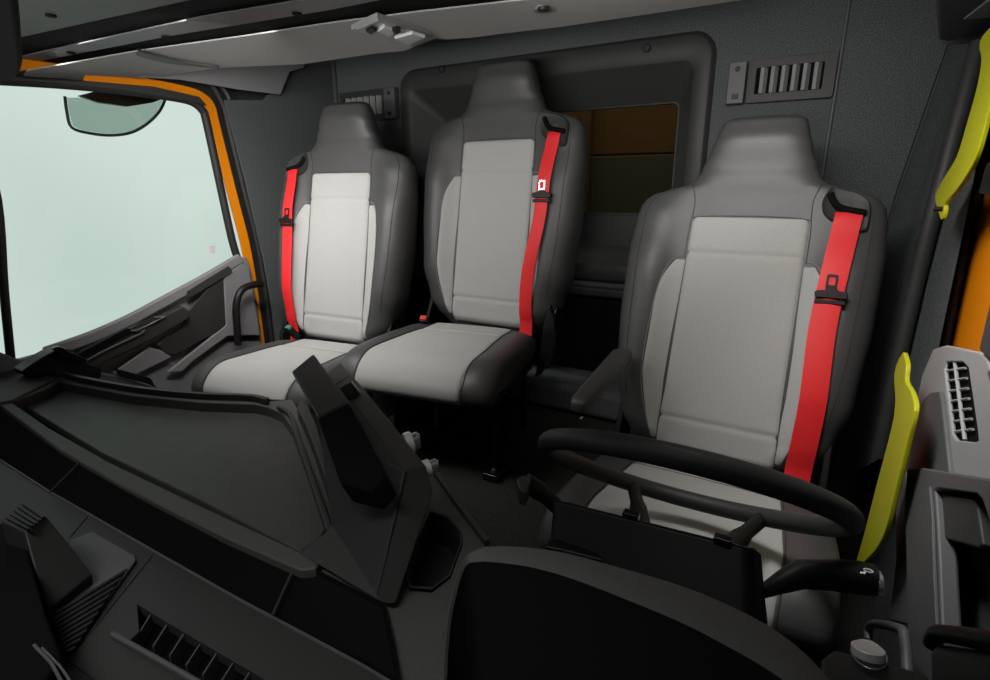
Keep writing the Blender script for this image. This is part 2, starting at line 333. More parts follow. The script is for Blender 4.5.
# ================================================================== OVERHEAD
def OV(x, y, z=1.60):
    p = PZ(x, y, z)
    return p if p.x > -1.10 else PX(x, y, -1.10)
oc = thing('overhead_console', 'dark grey overhead console with black slots above windscreen', 'console', (0, .8, 1.7))
dark = [PZ(-60, 60, 1.62), PZ(25, 71, 1.62), PZ(340, 21, 1.62), PZ(560, 2, 1.62), PZ(700, -20, 1.62), PZ(560, -160, 1.62), PZ(0, -160, 1.62)]
slab('slot_backing', [p+V((0, 0, -.012)) for p in dark], (0, 0, .02), 'shadow', oc, 0)
slab('front_panel', [PZ(-20, 46, 1.60), PZ(22, 37, 1.60), PZ(190, 0, 1.60), PZ(300, -30, 1.60), PZ(250, -160, 1.60), PZ(-60, -130, 1.60)], (0, 0, .003), 'dgrey', oc, 0)
slab('slat', [PZ(-20, 66, 1.60), PZ(25, 56, 1.60), PZ(203, 17, 1.60), PZ(330, -4, 1.60), PZ(420, -18, 1.60), PZ(420, -8, 1.60), PZ(330, 10, 1.60), PZ(170, 36, 1.60), PZ(25, 64, 1.60), PZ(-20, 72, 1.60)], (0, 0, .003), 'mgrey', oc, 0)
low = [(-30, 80), (27, 71), (139, 51), (240, 37), (340, 22), (420, 12), (560, -4), (740, -30), (742, 0), (650, 14), (560, 27), (500, 34), (470, 38), (446, 39.5), (436, 38), (404, 51), (380, 53), (304, 64), (220, 68), (139, 79), (60, 83), (20, 83), (-30, 84)]
slab('rear_panel', [PZ(x, y, 1.60) if x > 120 else PX(x, y, -1.09) if x < 30 else OV(x, y) for x, y in low], (0, 0, .003), 'roof', oc, 0)
slab('curved_lip', [OV(x, y, 1.592) for x, y in curve_px([(138, 51), (150, 55), (180, 62), (205, 66), (219, 68), (190, 66), (165, 63), (137, 56)], 3)], (0, 0, .006), 'dgrey', oc, 0)
for x, y in ((51, 16), (71, 53), (166, 37), (101, 70), (297, 14)):
    c = OV(x, y, 1.598); sc = cyl('screw_cap', c, (0, 0, 1), .010, .003, 'shadow', oc)
adopt(oc)
# left corner cover over the door
st = slab('trim_18', [PX(x, y, -1.04) for x, y in ((130, 77), (225, 68), (306, 62), (304, 68), (290, 72), (281, 95), (240, 90), (180, 80))], (-.03, 0, .01), 'door', None, .004); struct(st)
# ceiling lamp
cl_ = thing('ceiling_lamp', 'clear rectangular reading lamp unit set in the headliner', 'lamp', PZ(392, 34, 1.59))
slab('lamp_housing', [PZ(x, y, 1.59) for x, y in ((351, 30), (377, 18), (432, 37), (409, 50), (380, 43))], (0, 0, .012), 'roof', cl_, .003)
slab('lamp_bezel', [PZ(x, y, 1.585) for x, y in ((356, 30), (378, 21), (428, 37), (408, 48), (380, 41))], (0, 0, .008), 'lgrey', cl_, .002)
slab('lamp_lens', [PZ(x, y, 1.578) for x, y in ((376, 32), (384, 27), (397, 32), (390, 38))], (0, 0, .008), 'lens', cl_, .003)
slab('lamp_lens', [PZ(x, y, 1.578) for x, y in ((394, 39), (412, 34), (426, 38), (408, 46))], (0, 0, .008), 'lens', cl_, .003)
slab('lamp_switch', [PZ(x, y, 1.576) for x, y in ((366, 32), (372, 29), (377, 31), (371, 35))], (0, 0, .007), 'black', cl_, .001)
slab('lamp_switch', [PZ(x, y, 1.576) for x, y in ((392, 31), (398, 29), (401, 32), (396, 35))], (0, 0, .007), 'black', cl_, .001)
adopt(cl_)
# round microphone in the headliner
mi = thing('ceiling_microphone', 'small round black button in the headliner right of the lamp', 'microphone', PZ(541, 9, 1.595))
cyl('bezel', PZ(541, 9, 1.596), (0, 0, 1), .015, .008, 'mgrey', mi); cyl('mesh', PZ(543, 9, 1.591), (0, 0, 1), .011, .006, 'black', mi); adopt(mi)
# top-left dark visor end
vi = slab('sun_visor', [PZ(x, y, 1.42) for x, y in ((-80, -60), (14, -60), (22, 30), (24, 66), (22, 74), (15, 80), (-80, 110))], (0, 0, .03), 'shadow', None, .008)
tag(vi, 'black sun visor hanging at the top left corner', 'sun visor')
# right overhead locker corner
ol_ = thing('overhead_locker', 'grey overhead locker corner above the right door', 'locker', PZ(965, 20, 1.60))
slab('locker_body', [PZ(x, y, 1.60) for x, y in ((932, -60), (934, 5), (938, 41), (943, 42), (960, 40), (1010, 22), (1060, -60))], (0, 0, .10), 'mgrey', ol_, .01)
slab('light_strip', [PZ(x, y, 1.597) for x, y in ((963, 20), (985, 3), (1010, -10), (1020, 5), (990, 18))], (0, 0, .01), 'lgrey', ol_, .003)
adopt(ol_)

# ================================================================== WALL VENTS
def vent(label, px, dirx):
    # px: corner pixels of the body on the rear wall TL, TR, BR, BL ; dirx: +1 cap on the left, -1 cap on the right
    q = [PY(x, y, 1.885) for x, y in px]
    x0 = min(q[0].x, q[3].x); x1 = max(q[1].x, q[2].x); zt = (q[0].z+q[1].z)/2; zb = (q[2].z+q[3].z)/2
    t = thing('wall_vent', label, 'vent', ((x0+x1)/2, 1.9, zb))
    cw = (x1-x0)*.19
    gx0, gx1 = (x0+cw, x1) if dirx > 0 else (x0, x1-cw)
    cx0, cx1 = (x0, x0+cw-.004) if dirx > 0 else (x1-cw+.004, x1)
    h = zt-zb
    a, b = gx0+.022, gx1-.03
    if dirx < 0: a, b = gx0+.02, gx1-.02
    holed('vent_frame', [(x, 1.880, z) for x, z in rr(gx0, gx1, zb, zt, .008, 3)], [[(x, 1.880, z) for x, z in rr(a, b, zb+h*.2, zt-h*.2, .004, 2)]], (0, .018, 0), 'dgrey', t, .002)
    box('vent_duct', ((a+b)/2, 1.896, (zt+zb)/2), (b-a, .004, h*.62), 'shadow', t, 0)
    for k in range(6):
        x = a+(b-a)*(k+.75)/6.3
        box('louvre', (x, 1.884, (zt+zb)/2), (.011, .022, h*.60), 'lgrey', t, .002, Matrix.Rotation(math.radians(-28), 3, 'Z'))
    cp = box('end_cap', ((cx0+cx1)/2, 1.880, (zt+zb)/2-.002), (cx1-cx0, .03, h*.98), 'mgrey', t, .003)
    cyl('button', ((cx0+cx1)/2, 1.864, zt-h*.2), (0, 1, 0), .007, .006, 'black', cp)
    box('catch', ((cx0+cx1)/2, 1.864, zb+h*.16), (.018, .004, .014), 'black', cp, .001)
    adopt(t)
vent('dark grey slatted vent on the rear wall right of the window', ((731, 60), (836, 54), (832, 99), (731, 103)), 1)
vent('dark grey slatted vent on the rear wall behind the left seat', ((342, 92), (397, 88), (397, 120), (342, 122)), -1)
for x, y, lb in ((442, 69, 'round black trim stud above the headrest, left of the two'), (647, 48, 'round black trim stud above the rear window, right of the two')):
    s = thing('trim_stud', lb, 'stud', PY(x, y, 1.878), 'studs on the window surround')
    cyl('washer', PY(x, y, 1.878), (0, 1, 0), .014, .006, 'black', s); cyl('pin', PY(x, y, 1.874), (0, 1, 0), .008, .006, 'dgrey', s); adopt(s)

# ================================================================== SEATS
def interp(tab, v):
    if v <= tab[0][0]: return tab[0][1]
    for (a, b), (c, d) in zip(tab, tab[1:]):
        if v <= c:
            t = (v-a)/(c-a); t = t*t*(3-2*t); return b+(d-b)*t
    return tab[-1][1]
def ss(a, b, x):
    t = max(0, min(1, (x-a)/(b-a))); return t*t*(3-2*t)
class Pad:
    def __init__(s, L, w, T, B, n0, Tb, p=3.4, b0=.47, b1=.80):
        s.L, s.w, s.T, s.B, s.n0, s.Tb, s.p, s.b0, s.b1 = L, w, T, B, n0, Tb, p, b0, b1
    def front(s, u, v):
        w = interp(s.w, v); q = min(1, abs(u)/w)
        e = (1-q**s.p)**(1/s.p) if q < 1 else 0
        return interp(s.n0, v)+e*(interp(s.T, v)+interp(s.B, v)*ss(s.b0, s.b1, q))
    def mesh(s, name, m, parent, mx, vs):
        bm = bmesh.new(); R = []; N = 64
        for v in vs:
            w = interp(s.w, v); ring = []
            for k in range(N):
                a = 2*math.pi*(k+.5)/N; c, sn = math.cos(a), math.sin(a)
                u = w*math.copysign(abs(c)**(2/s.p), c)
                if sn > 0: n = s.front(u, v)
                else: n = interp(s.n0, v)-interp(s.Tb, v)*abs(sn)**(2/s.p)
                ring.append(bm.verts.new(mx(u, v, n)))
            R.append(ring)
        for a, b in zip(R, R[1:]):
            for k in range(N): bm.faces.new((a[k], a[(k+1) % N], b[(k+1) % N], b[k]))
        bm.faces.new(R[0][::-1]); bm.faces.new(R[-1])
        return link(name, bm, m, parent)
    def patch(s, name, m, parent, mx, left, right, v0, v1, off=.004, crease=(), nv=60, nu=22, edge=.012, under=.006):
        bm = bmesh.new(); R = []
        for j in range(nv+1):
            v = v0+(v1-v0)*j/nv; a, b = left(v), right(v); row = []
            for i in range(nu+1):
                t = i/nu; t = .5-.5*math.cos(math.pi*t) if nu > 6 else t
                u = a+(b-a)*t
                dd = min(u-a, b-u, v-v0, v1-v)
                k = min(1, max(0, dd/edge)); k = math.sqrt(1-(1-k)**2)
                n = s.front(u, v)-under+(off+under)*k
                for c in crease: n -= .004*math.exp(-((v-c)/.006)**2)
                row.append(bm.verts.new(mx(u, v, n)))
            R.append(row)
        for a, b in zip(R, R[1:]):
            for i in range(nu): bm.faces.new((a[i], a[i+1], b[i+1], b[i]))
        return link(name, bm, m, parent)
    def seam(s, name, m, parent, mx, pts, r=.0016, off=.001):
        P = []
        q = smoothpath([(a, b, 0) for a, b in pts], 6)
        return tube(name, [mx(t.x, t.y, s.front(t.x, t.y)+off) for t in q], r, m, parent, 6)

def make_seat(name, label, loc, yaw, rec, side, cush, sc=1.0, clabel=None, bw=.050, bubot=.18, belt_label='', hs=1.0):
    """loc = middle of the backrest's lower edge; side=+1 belt on the seat's right in view; cush = dict for the cushion"""
    root = thing(name, label, 'seat', (loc[0], loc[1], cush['floor']), 'seats in the cab')
    ex = V((math.cos(yaw), math.sin(yaw), 0)); bk = V((-math.sin(yaw), math.cos(yaw), 0)); z = V((0, 0, 1))
    ev = (bk*math.sin(rec)+z*math.cos(rec)); en = (-bk*math.cos(rec)+z*math.sin(rec)); L0 = V(loc)
    FR = .055
    def mx(u, v, n):
        v = v if v < .70 else .70+(v-.70)*hs
        return L0+(ex*u+ev*v+en*(n-FR))*sc
    w = [(-.02, .17), (0, .19), (.03, .222), (.08, .252), (.2, .280), (.4, .293), (.55, .295), (.63, .290), (.67, .283), (.690, .272), (.703, .255), (.714, .225), (.722, .19), (.731, .162), (.745, .146), (.77, .134), (.82, .117), (.865, .105), (.892, .097), (.903, .088), (.910, .072), (.914, .05)]
    w = [(a*.955, b) for a, b in w]
    T = [(-.02, .03), (.02, .052), (.1, .058), (.5, .05), (.66, .045), (.72, .05), (.80, .058), (.848, .048), (.865, .028), (.8715, .008), (.8735, .003)]
    B = [(0, .0), (.06, .03), (.2, .055), (.45, .05), (.60, .025), (.69, .0), (1, 0)]
    n0 = [(0, 0), (.55, 0), (.72, .006), (.86, .018)]
    Tb = [(-.02, .02), (.03, .06), (.3, .075), (.62, .055), (.72, .035), (.83, .03), (.862, .02), (.8735, .003)]
    P = Pad(.8735, w, T, B, n0, Tb, 3.6)
    vs_ = [-.018, -.01, 0, .01, .02, .03, .045, .06, .08]+[.1+.02*k for k in range(27)]+[.63+.006*k for k in range(40)]
    vs_ = [v for v in vs_ if v < .855]+[.857, .861, .864, .867, .8695, .8715, .8728, .8735]
    P.mesh('backrest', 'leather', root, mx, vs_)
    TOP = .612
    def cl(v):
        c = .135+.006*(1-v/.6)
        e = TOP-v
        if e < .02: c -= .02*(1-math.sqrt(max(0, 1-(1-e/.02)**2)))
        return c
    P.patch('centre_panel', 'fabric', root, mx, lambda v: -cl(v), cl, -.01, TOP, .006, (.085, .515), 120, 22, .014)
    for s in (-1, 1):
        def outer(v):
            e = 0
            if v > .38: e = ((v-.38)/.115)**2.2*.035
            if v < .20: e = ((.20-v)/.20)**1.3*.045
            return .194-e
        f_in = lambda v: .1345+.006*(1-v/.6)
        if s > 0: P.patch('side_insert', 'fabric', root, mx, f_in, lambda v: max(outer(v), f_in(v)+.006), .02, .500, .003, (), 60, 10, .010, .001)
        else: P.patch('side_insert', 'fabric', root, mx, lambda v: -max(outer(v), f_in(v)+.006), lambda v: -f_in(v), .02, .500, .003, (), 60, 10, .010, .001)
        P.seam('seam', 'darkseam', root, mx, [(s*.139, .50), (s*.139, .56), (s*.137, .60), (s*.134, .63), (s*.136, .66), (s*.146, .692)], .0010)
        P.seam('seam', 'thread', root, mx, [(s*.140, .506), (s*.160, .500), (s*.178, .470), (s*.192, .40), (s*.197, .28), (s*.190, .15), (s*.155, .03)], .0012, .002)
        P.seam('piping', 'darkseam', root, mx, [(s*.146, .692), (s*.19, .684), (s*.225, .668), (s*.248, .645), (s*.257, .60), (s*.255, .45), (s*.245, .25), (s*.228, .12)], .0010, .0006)
    P.seam('seam', 'darkseam', root, mx, [(-.135, .606), (-.1, .611), (0, .613), (.1, .611), (.135, .606)], .0010)
    # belt guide recess in the shoulder
    def S(u): return side*u
    g = [(.166, .686), (.212, .676), (.240, .658), (.250, .634), (.250, .588), (.243, .578), (.228, .578), (.218, .594), (.200, .597), (.176, .604), (.157, .624), (.153, .656)]
    gp = smoothpath([(a, b, 0) for a, b in g+[g[0]]], 3)[:-1]
    gb = bmesh.new(); c = V((.202, .632, 0))
    va = [gb.verts.new(mx(S(p.x), p.y, P.front(p.x, p.y)+.002)) for p in gp]
    vb = [gb.verts.new(mx(S((c+(p-c)*.93).x), (c+(p-c)*.93).y, P.front(p.x, p.y)+.010)) for p in gp]
    vc = [gb.verts.new(mx(S((c+(p-c)*.80).x), (c+(p-c)*.80).y, P.front((c+(p-c)*.80).x, (c+(p-c)*.80).y)+.004)) for p in gp]
    for A, B_ in ((va, vb), (vb, vc)):
        for k in range(len(A)): gb.faces.new((A[k], A[(k+1) % len(A)], B_[(k+1) % len(A)], B_[k]))
    gb.faces.new(vc)
    bg_ = link('belt_guide', gb, 'dgrey', root)
    sl = [(.166, .668), (.176, .648), (.190, .634), (.215, .626), (.240, .622)]
    q = smoothpath([(a, b, 0) for a, b in sl], 4)
    tube('belt_slot', [mx(S(t.x), t.y, P.front(t.x, t.y)+.008) for t in q], .0075, 'shadow', bg_, 8)
    # ---- cushion
    cy = cush.get('yaw', yaw); cex = V((math.cos(cy), math.sin(cy), 0)); cf = V((math.sin(cy), -math.cos(cy), 0))
    tl = cush.get('tilt', math.radians(4)); cvv = cf*math.cos(tl)+z*math.sin(tl); cn = -cf*math.sin(tl)+z*math.cos(tl)
    C0 = V(cush['loc']); CL = cush['len']; cw = cush['w']
    RB = .052; VB = CL-.105; CL = VB+RB*1.35+.015
    def cm_(u, v, n):
        if v <= VB: return C0+cex*u+cvv*v+cn*n
        a = min((v-VB)/RB, 1.35); ex_ = v-VB-RB*a
        return C0+cex*u+cvv*(VB+(RB+n)*math.sin(a)+ex_*math.cos(a))+cn*(-RB+(RB+n)*math.cos(a)-ex_*math.sin(a))
    wc = [(0, cw*.90), (.1, cw*.96), (CL*.6, cw), (CL-.05, cw*.995), (CL-.02, cw*.98), (CL, cw*.94)]
    Tc = [(0, .035), (.03, .05), (CL*.5, .056), (CL-.03, .055), (CL-.015, .046), (CL-.006, .03), (CL, .006)]
    Bc = [(0, 0), (.1, .014), (CL-.1, .018), (CL-.02, .0), (CL, 0)]
    nc = [(0, 0), (CL, 0)]
    TBc = [(0, .045), (VB-.02, .05), (VB+.01, .045), (CL-.01, .035), (CL, .006)]
    Q = Pad(CL, wc, Tc, Bc, nc, TBc, 3.8, .55, .85)
    vq = [0, .004, .01, .02]+[.04+(CL-.07)*k/44 for k in range(45)]+[CL-.026, CL-.022, CL-.016, CL-.011, CL-.007, CL-.004, CL-.002, CL]
    cu = Q.mesh('cushion', 'leather', root, cm_, vq)
    iw = cw*.66
    def ci(v): return iw+(.02 if v < .1 else .02*max(0, 1-(v-.1)/.25))*-1
    Q.patch('cushion_panel', 'fabric', root, cm_, lambda v: -ci(v), ci, .02, CL-.001, .003, (.13,), 90, 20, .010, .004)
    for s in (-1, 1):
        pts = [(s*(ci(v)+.003), v) for v in [.02, .1, .2, .3, CL-.06, CL-.03, CL-.01]]
        Q.seam('cushion_piping', 'darkseam', root, cm_, pts, .0012, .001)
    box('seat_pan', C0+cvv*(CL*.40)+cn*-.065, (cw*1.75, CL*.72, .03), 'black', root, .008, Matrix.Rotation(cy, 3, 'Z'))
    # hinge brackets joining the cushion and backrest
    for s in (-1, 1):
        hp = L0+ex*(s*.235*sc)+bk*.02
        slab('hinge', [hp+V((0, -.06, -.11)), hp+V((0, .08, -.11)), hp+V((0, .09, .02)), hp+V((0, .05, .10)), hp+V((0, .02, .10)), hp+V((0, -.03, 0))], ex*(.016*s), 'black', root, .004)
    # under-frame
    if cush['legs'] == 'legs':
        for s in (-1, 1):
            a = C0+cex*(s*(cw-.025))+cvv*(CL-.10)+cn*-.062
            f = V((a.x, a.y, cush['floor']))
            tube('leg', smoothpath([a+V((0, .05, .012)), a+V((0, .006, .006)), a+V((0, 0, -.03)), a.lerp(f, .5), f+V((0, 0, .012))], 5), .008, 'gloss', root, 10)
            ft = box('leg_foot', f+V((0, .01, .012)), (.05, .09, .024), 'gloss', root, .006)
            cyl('bolt', f+V((0, -.012, .026)), (0, 0, 1), .008, .008, 'chrome', ft, 6)
            b = C0+cex*(s*(cw-.05))+cvv*.05+cn*-.06
            tube('leg', [b, V((b.x, b.y, cush['floor']))], .010, 'gloss', root, 10)
        box('seat_base', C0+cvv*(CL*.4)+V((0, 0, -.06-(C0.z-.06-cush['floor'])/2)), (cw*1.2, CL*.55, C0.z-.06-cush['floor']), 'shadow', root, .01)
    else:
        box('seat_base', V((C0.x, C0.y, 0))+cvv*(CL*.5)+V((0, 0, (C0.z-.06+cush['floor'])/2)), (cw*1.5, CL*.8, C0.z-.06-cush['floor']), 'shadow', root, .02, Matrix.Rotation(cy, 3, 'Z'))
    adopt(root)
    # ---- belt
    if belt_label:
        bt = thing('seat_belt', belt_label, 'seat belt', mx(S(.18), 0, .06), 'red seat belts')
        bb = bmesh.new(); R = []
        path = smoothpath([(.209, .622, 0), (.207, .59, 0), (.200, .50, 0), (.192, .35, 0), (bubot+.006, .18, 0), (bubot, .02, 0), (bubot, -.03, 0)], 8)
        for i, p in enumerate(path):
            f = i/(len(path)-1)
            lo_, hi_ = p.x-bw/2, p.x+bw/2
            n = max(P.front(u_, max(p.y, .03)) for u_ in (lo_, p.x, hi_))+.006+.010*math.sin(math.pi*min(1, f*1.1))
            nl = n+.002*math.sin(f*9); nh = n-.004*f
            R.append([bb.verts.new(mx(S(lo_), p.y, nl)), bb.verts.new(mx(S(p.x), p.y, n+.0025)), bb.verts.new(mx(S(hi_), p.y, nh)),
                      bb.verts.new(mx(S(hi_), p.y, nh-.0015)), bb.verts.new(mx(S(p.x), p.y, n+.001)), bb.verts.new(mx(S(lo_), p.y, nl-.0015))])
        for a, b in zip(R, R[1:]):
            for k in range(6): bb.faces.new((a[k], a[(k+1) % 6], b[(k+1) % 6], b[k]))
        bb.faces.new(R[0]); bb.faces.new(R[-1][::-1])
        link('webbing', bb, 'red', bt)
        vt = .425; ut = .198; nt_ = P.front(ut, vt)+.024
        rt = Matrix((ex, ev, en)).transposed()
        tb_ = bmesh.new()
        pts = [(-.033, .006), (-.030, -.006), (.030, -.006), (.033, .006), (.028, .010), (.012, .012), (.008, .018), (-.008, .018), (-.012, .012), (-.028, .010)]
        bslab(tb_, [mx(S(ut+a), vt+b, nt_-.004) for a, b in pts], en*.012)
        tg = link('buckle_tongue', tb_, 'black', bt, True, .002)
        box('keeper', mx(S(ut), vt-.014, nt_-.001), (.060, .010, .010), 'black', tg, .002, rt)
        hol = holed('latch_plate', [mx(S(ut-.002+a), vt+.032+b, nt_) for a, b in rr(-.011, .011, -.018, .016, .004, 2)], [[mx(S(ut-.002+a), vt+.033+b, nt_) for a, b in rr(-.0065, .0065, -.009, .009, .002, 2)]], en*.003, 'chrome' if clabel else 'black', tg, .0006)
        if clabel: hol['label'] = 'bright metal latch plate'
        adopt(bt)
    return root, mx, P

R = math.radians
DS, _, _ = make_seat('driver_seat', 'wide grey driver seat behind the steering wheel, red belt over its right shoulder', (.697, 1.33, .602), R(-.9), R(16.4), 1,
          dict(loc=(.705, 1.30, .565), len=.47, w=.265, floor=.1, legs='box', yaw=R(-1), tilt=R(3)), 1.0, None, .054, .190,
          'long red seat belt on the driver seat behind the steering wheel')
make_seat('passenger_seat', 'tallest grey passenger seat in the middle, belt on its right side', (-.092, 1.552, .806), R(.7), R(7.2), 1,
          dict(loc=(-.10, 1.50, .765), len=.49, w=.238, floor=.48, legs='legs', yaw=R(9), tilt=R(0)), 1.0, True, .042, .158,
          'red seat belt with bright latch on the middle seat', .94)
make_seat('passenger_seat', 'low grey passenger seat beside the left door, belt on its left side', (-.658, 1.378, .713), R(5.2), R(10.2), -1,
          dict(loc=(-.625, 1.37, .665), len=.47, w=.238, floor=.1, legs='box', yaw=R(9), tilt=R(1)), 1.0, None, .046, .178,
          'red seat belt on the seat nearest the left door', .95)

# armrest of the driver seat
p0, p1 = V((.425, 1.10, .765)), V((.462, 1.33, .845)); rgs = []
for t, s in ((0, .55), (.02, .8), (.07, 1), (.5, 1), (.93, .95), (1, .6)):
    c = p0.lerp(p1, t); w_, h_ = .024*s+.004*t, .017*s
    rgs.append([c+V((w_*math.copysign(abs(math.cos(a))**.5, math.cos(a)), 0, h_*math.copysign(abs(math.sin(a))**.5, math.sin(a)))) for a in [2*math.pi*k/24 for k in range(24)]])
ar = loft('armrest', rgs, 'leather', None, True, True, True)
k1 = cyl('adjuster_pin', p0+V((.012, -.006, -.020)), (0, 1, .1), .003, .012, 'chrome', ar, 12)
ar.parent = DS; ar.matrix_parent_inverse = Matrix.Translation(-DS.location)

# buckle receivers
def buckle(label, px, z, bc, rot=0):
    p = PZ(px[0], px[1], z); t = thing('belt_buckle', label, 'buckle', p, 'belt buckle sockets')
    r = Matrix.Rotation(rot, 3, 'Z') @ Matrix.Rotation(R(35), 3, 'X')
    box('buckle_body', p+r @ V((0, 0, -.02)), (.030, .022, .055), 'black', t, .004, r)
    box('release_button', p+r @ V((0, 0, .010)), (.022, .016, .010), bc, t, .002, r); adopt(t)
buckle('black belt buckle with red button left of middle seat', (424, 320), .83, 'redb', R(20))
buckle('black belt buckle with teal button at the left seat belt foot', (290, 329), .755, 'teal', R(-10))
lv = thing('seat_lever', 'black release lever at the lower right of the middle backrest', 'lever', (.16, 1.50, .80))
slab('lever_plate', [PY(x, y, 1.47) for x, y in ((549, 305), (554, 318), (556, 345), (548, 362), (540, 375), (534, 378), (540, 350), (543, 325))], (0, .02, 0), 'gloss', lv, .004)
adopt(lv)
# hanging rod below the middle cushion
hk = thing('release_rod', 'thin grey rod hanging under the middle seat cushion', 'rod', PZ(436, 425, .66))
tube('rod', [PY(437, 395, 1.12), PY(437, 408, 1.12), PY(435, 428, 1.12)], [.006, .008, .003], 'mgrey', hk, 10); adopt(hk)
# step box beside the tunnel on the floor in the dark between seats
lvr = thing('parking_brake_lever', 'black hand lever rising left of the steering column', 'lever', PZ(560, 520, .60))
tube('lever_arm', smoothpath([PZ(572, 528, .66), PZ(558, 508, .70), PZ(540, 492, .73), PZ(525, 482, .75)], 5), [.012]*5+[.014]*5+[.017]*6, 'black', lvr, 14)
slab('lever_tip', [PZ(x, y, .765) for x, y in ((516, 478), (524, 474), (531, 479), (526, 492), (519, 489))], (0, 0, -.03), 'dgrey', lvr, .004)
slab('lever_base', [PZ(x, y, .66) for x, y in ((566, 500), (582, 505), (590, 530), (576, 545), (564, 528))], (0, 0, -.06), 'black', lvr, .006)
adopt(lvr)

# ================================================================== STEERING
sw_ = thing('steering_wheel', 'black steering wheel seen almost edge-on before driver seat', 'steering wheel', (.721, .783, .78))
wc_ = V((.7226, .7755, .8221)); nrm = V((-.0097, math.sin(.6328), math.cos(.6328))).normalized()
wx = V((1, 0, 0)); wx = (wx-nrm*wx.dot(nrm)).normalized(); wy = nrm.cross(wx)
RW_ = .213
tube('rim', [wc_+wx*(RW_*math.cos(a))+wy*(RW_*math.sin(a)) for a in [2*math.pi*k/72 for k in range(72)]], .0155, 'dgrey', sw_, 18, True)
for a0 in (58, 122):
    a = R(a0); d = wx*math.cos(a)+wy*math.sin(a)
    tube('spoke', smoothpath([wc_+d*.05-nrm*.105, wc_+d*.11-nrm*.085, wc_+d*.17-nrm*.035, wc_+d*(RW_-.006)-nrm*.004], 4), [.020]*4+[.016]*4+[.012]*5, 'black', sw_, 12)
bm = bmesh.new(); cyl_bm(bm, wc_-nrm*.115, nrm, .08, .04, 32, .065); link('hub', bm, 'black', sw_, True, .006)
adopt(sw_)
sc_ = thing('steering_column', 'black boxy steering column cover in front of the wheel', 'steering column', (.75, .5, .75))
tp = [PZ(552, 501, .86), PZ(562, 500, .862), PZ(745, 545, .862), PZ(757, 548, .86), PZ(760, 556, .858)]
bt_ = [PZ(549, 548, .80), PZ(560, 560, .80), PZ(745, 650, .78), PZ(762, 640, .78), PZ(768, 622, .79)]
bm = bmesh.new()
A = [bm.verts.new(p) for p in tp]; B2 = [bm.verts.new(p) for p in bt_]
C = [bm.verts.new(p+V((0.0, .10, -.10))) for p in tp]; D = [bm.verts.new(p+V((0, .12, -.12))) for p in bt_]
for i in range(4): bm.faces.new((A[i], A[i+1], B2[i+1], B2[i])); bm.faces.new((A[i], C[i], C[i+1], A[i+1])); bm.faces.new((B2[i], B2[i+1], D[i+1], D[i])); bm.faces.new((C[i], D[i], D[i+1], C[i+1]))
bm.faces.new((A[0], B2[0], D[0], C[0])); bm.faces.new((A[4], C[4], D[4], B2[4]))
link('column_shroud', bm, 'black', sc_, True, .006)
slab('side_lip', [PZ(x, y, .82) for x, y in ((546, 539), (560, 538), (600, 553), (604, 560), (560, 549), (545, 546))], (0, 0, -.02), 'black', sc_, .003)
for px in ((631, 516), (723, 541)):
    box('clip', PZ(px[0], px[1], .86), (.020, .012, .012), 'gloss', sc_, .002)
tube('column_tube', [V((.76, .50, .62)), wc_-nrm*.13], .045, 'black', sc_, 20)
adopt(sc_)
tk = thing('turn_signal_stalk', 'black indicator stalk right of the steering column', 'stalk', PZ(765, 590, .80))
pth = [PZ(762, 592, .80), PZ(785, 581, .80), PZ(800, 574, .805), PZ(830, 575, .805)]
tube('stalk_arm', pth, [.007, .013, .017, .018], 'black', tk, 16)
tube('stalk_head', [PZ(830, 575, .805), PZ(834, 575, .805), PZ(862, 578, .805), PZ(874, 580, .805), PZ(878, 581, .805)], [.017, .0185, .019, .018, .013], 'black', tk, 20)
ec = PZ(877, 583, .805); cyl('end_ring', ec, PZ(878, 581, .805)-PZ(860, 578, .805), .0145, .006, 'chrome', tk, 24)
c = PZ(868, 572, .824)
s1 = slab('symbol', [PZ(x, y, .826) for x, y in ((860, 572.2), (864, 572.2), (864, 571), (866, 573), (864, 575), (864, 573.8), (860, 573.8))], (0, 0, .0006), 'white', tk, 0)
tube('symbol', [c+V((.0045*math.cos(a), .003*math.sin(a), .002)) for a in [2*math.pi*k/14 for k in range(14)]], .0007, 'white', tk, 6, True)
adopt(tk)

# ================================================================== INSTRUMENT HOOD
ih = thing('instrument_hood', 'large curved black instrument hood with grey padded edge', 'instrument hood', (.75, .3, .75))
outer = curve_px([(438, 720), (441, 680), (446, 625), (454, 585), (464, 560), (476, 550), (492, 546), (530, 547), (570, 553), (620, 566), (680, 583), (730, 603), (775, 627), (810, 655), (840, 690), (870, 730)], 5)
inner = curve_px([(445, 720), (447, 680), (450, 630), (457, 592), (466, 566), (478, 562), (492, 562), (530, 567), (570, 578), (620, 597), (680, 622), (725, 645), (765, 668), (795, 690), (815, 715), (840, 750)], 5)
n = len(outer); zt = .885
r_out = [PZ(x, y, zt) for x, y in outer]; r_in = [PZ(x, y, zt+.004) for x, y in inner]
low = [p+V((0, 0, -.12)) for p in r_out]; mid0 = [p+V((0, 0, -.012)) for p in r_out]
cen = V((.80, .12, .80))
rings = [low, mid0, [a.lerp(b, .12)+V((0, 0, .002)) for a, b in zip(r_out, r_in)], [a.lerp(b, .5)+V((0, 0, .006)) for a, b in zip(r_out, r_in)], r_in]
loft('padded_edge', rings, 'pad', ih, False)
r2 = [r_in]+[[p.lerp(cen, t)+V((0, 0, -.002-.05*t)) for p in r_in] for t in (.02, .2, .45, .7, .95)]
loft('hood_cover', r2, 'shadow', ih, False)
adopt(ih)

# ================================================================== DASHBOARD
db = thing('dashboard', 'wide dark dashboard with sunken tray and black band', 'dashboard', (-.2, .5, .5))
ZD = .75
def CL_(p): return V((max(p.x, -1.09), p.y, p.z))
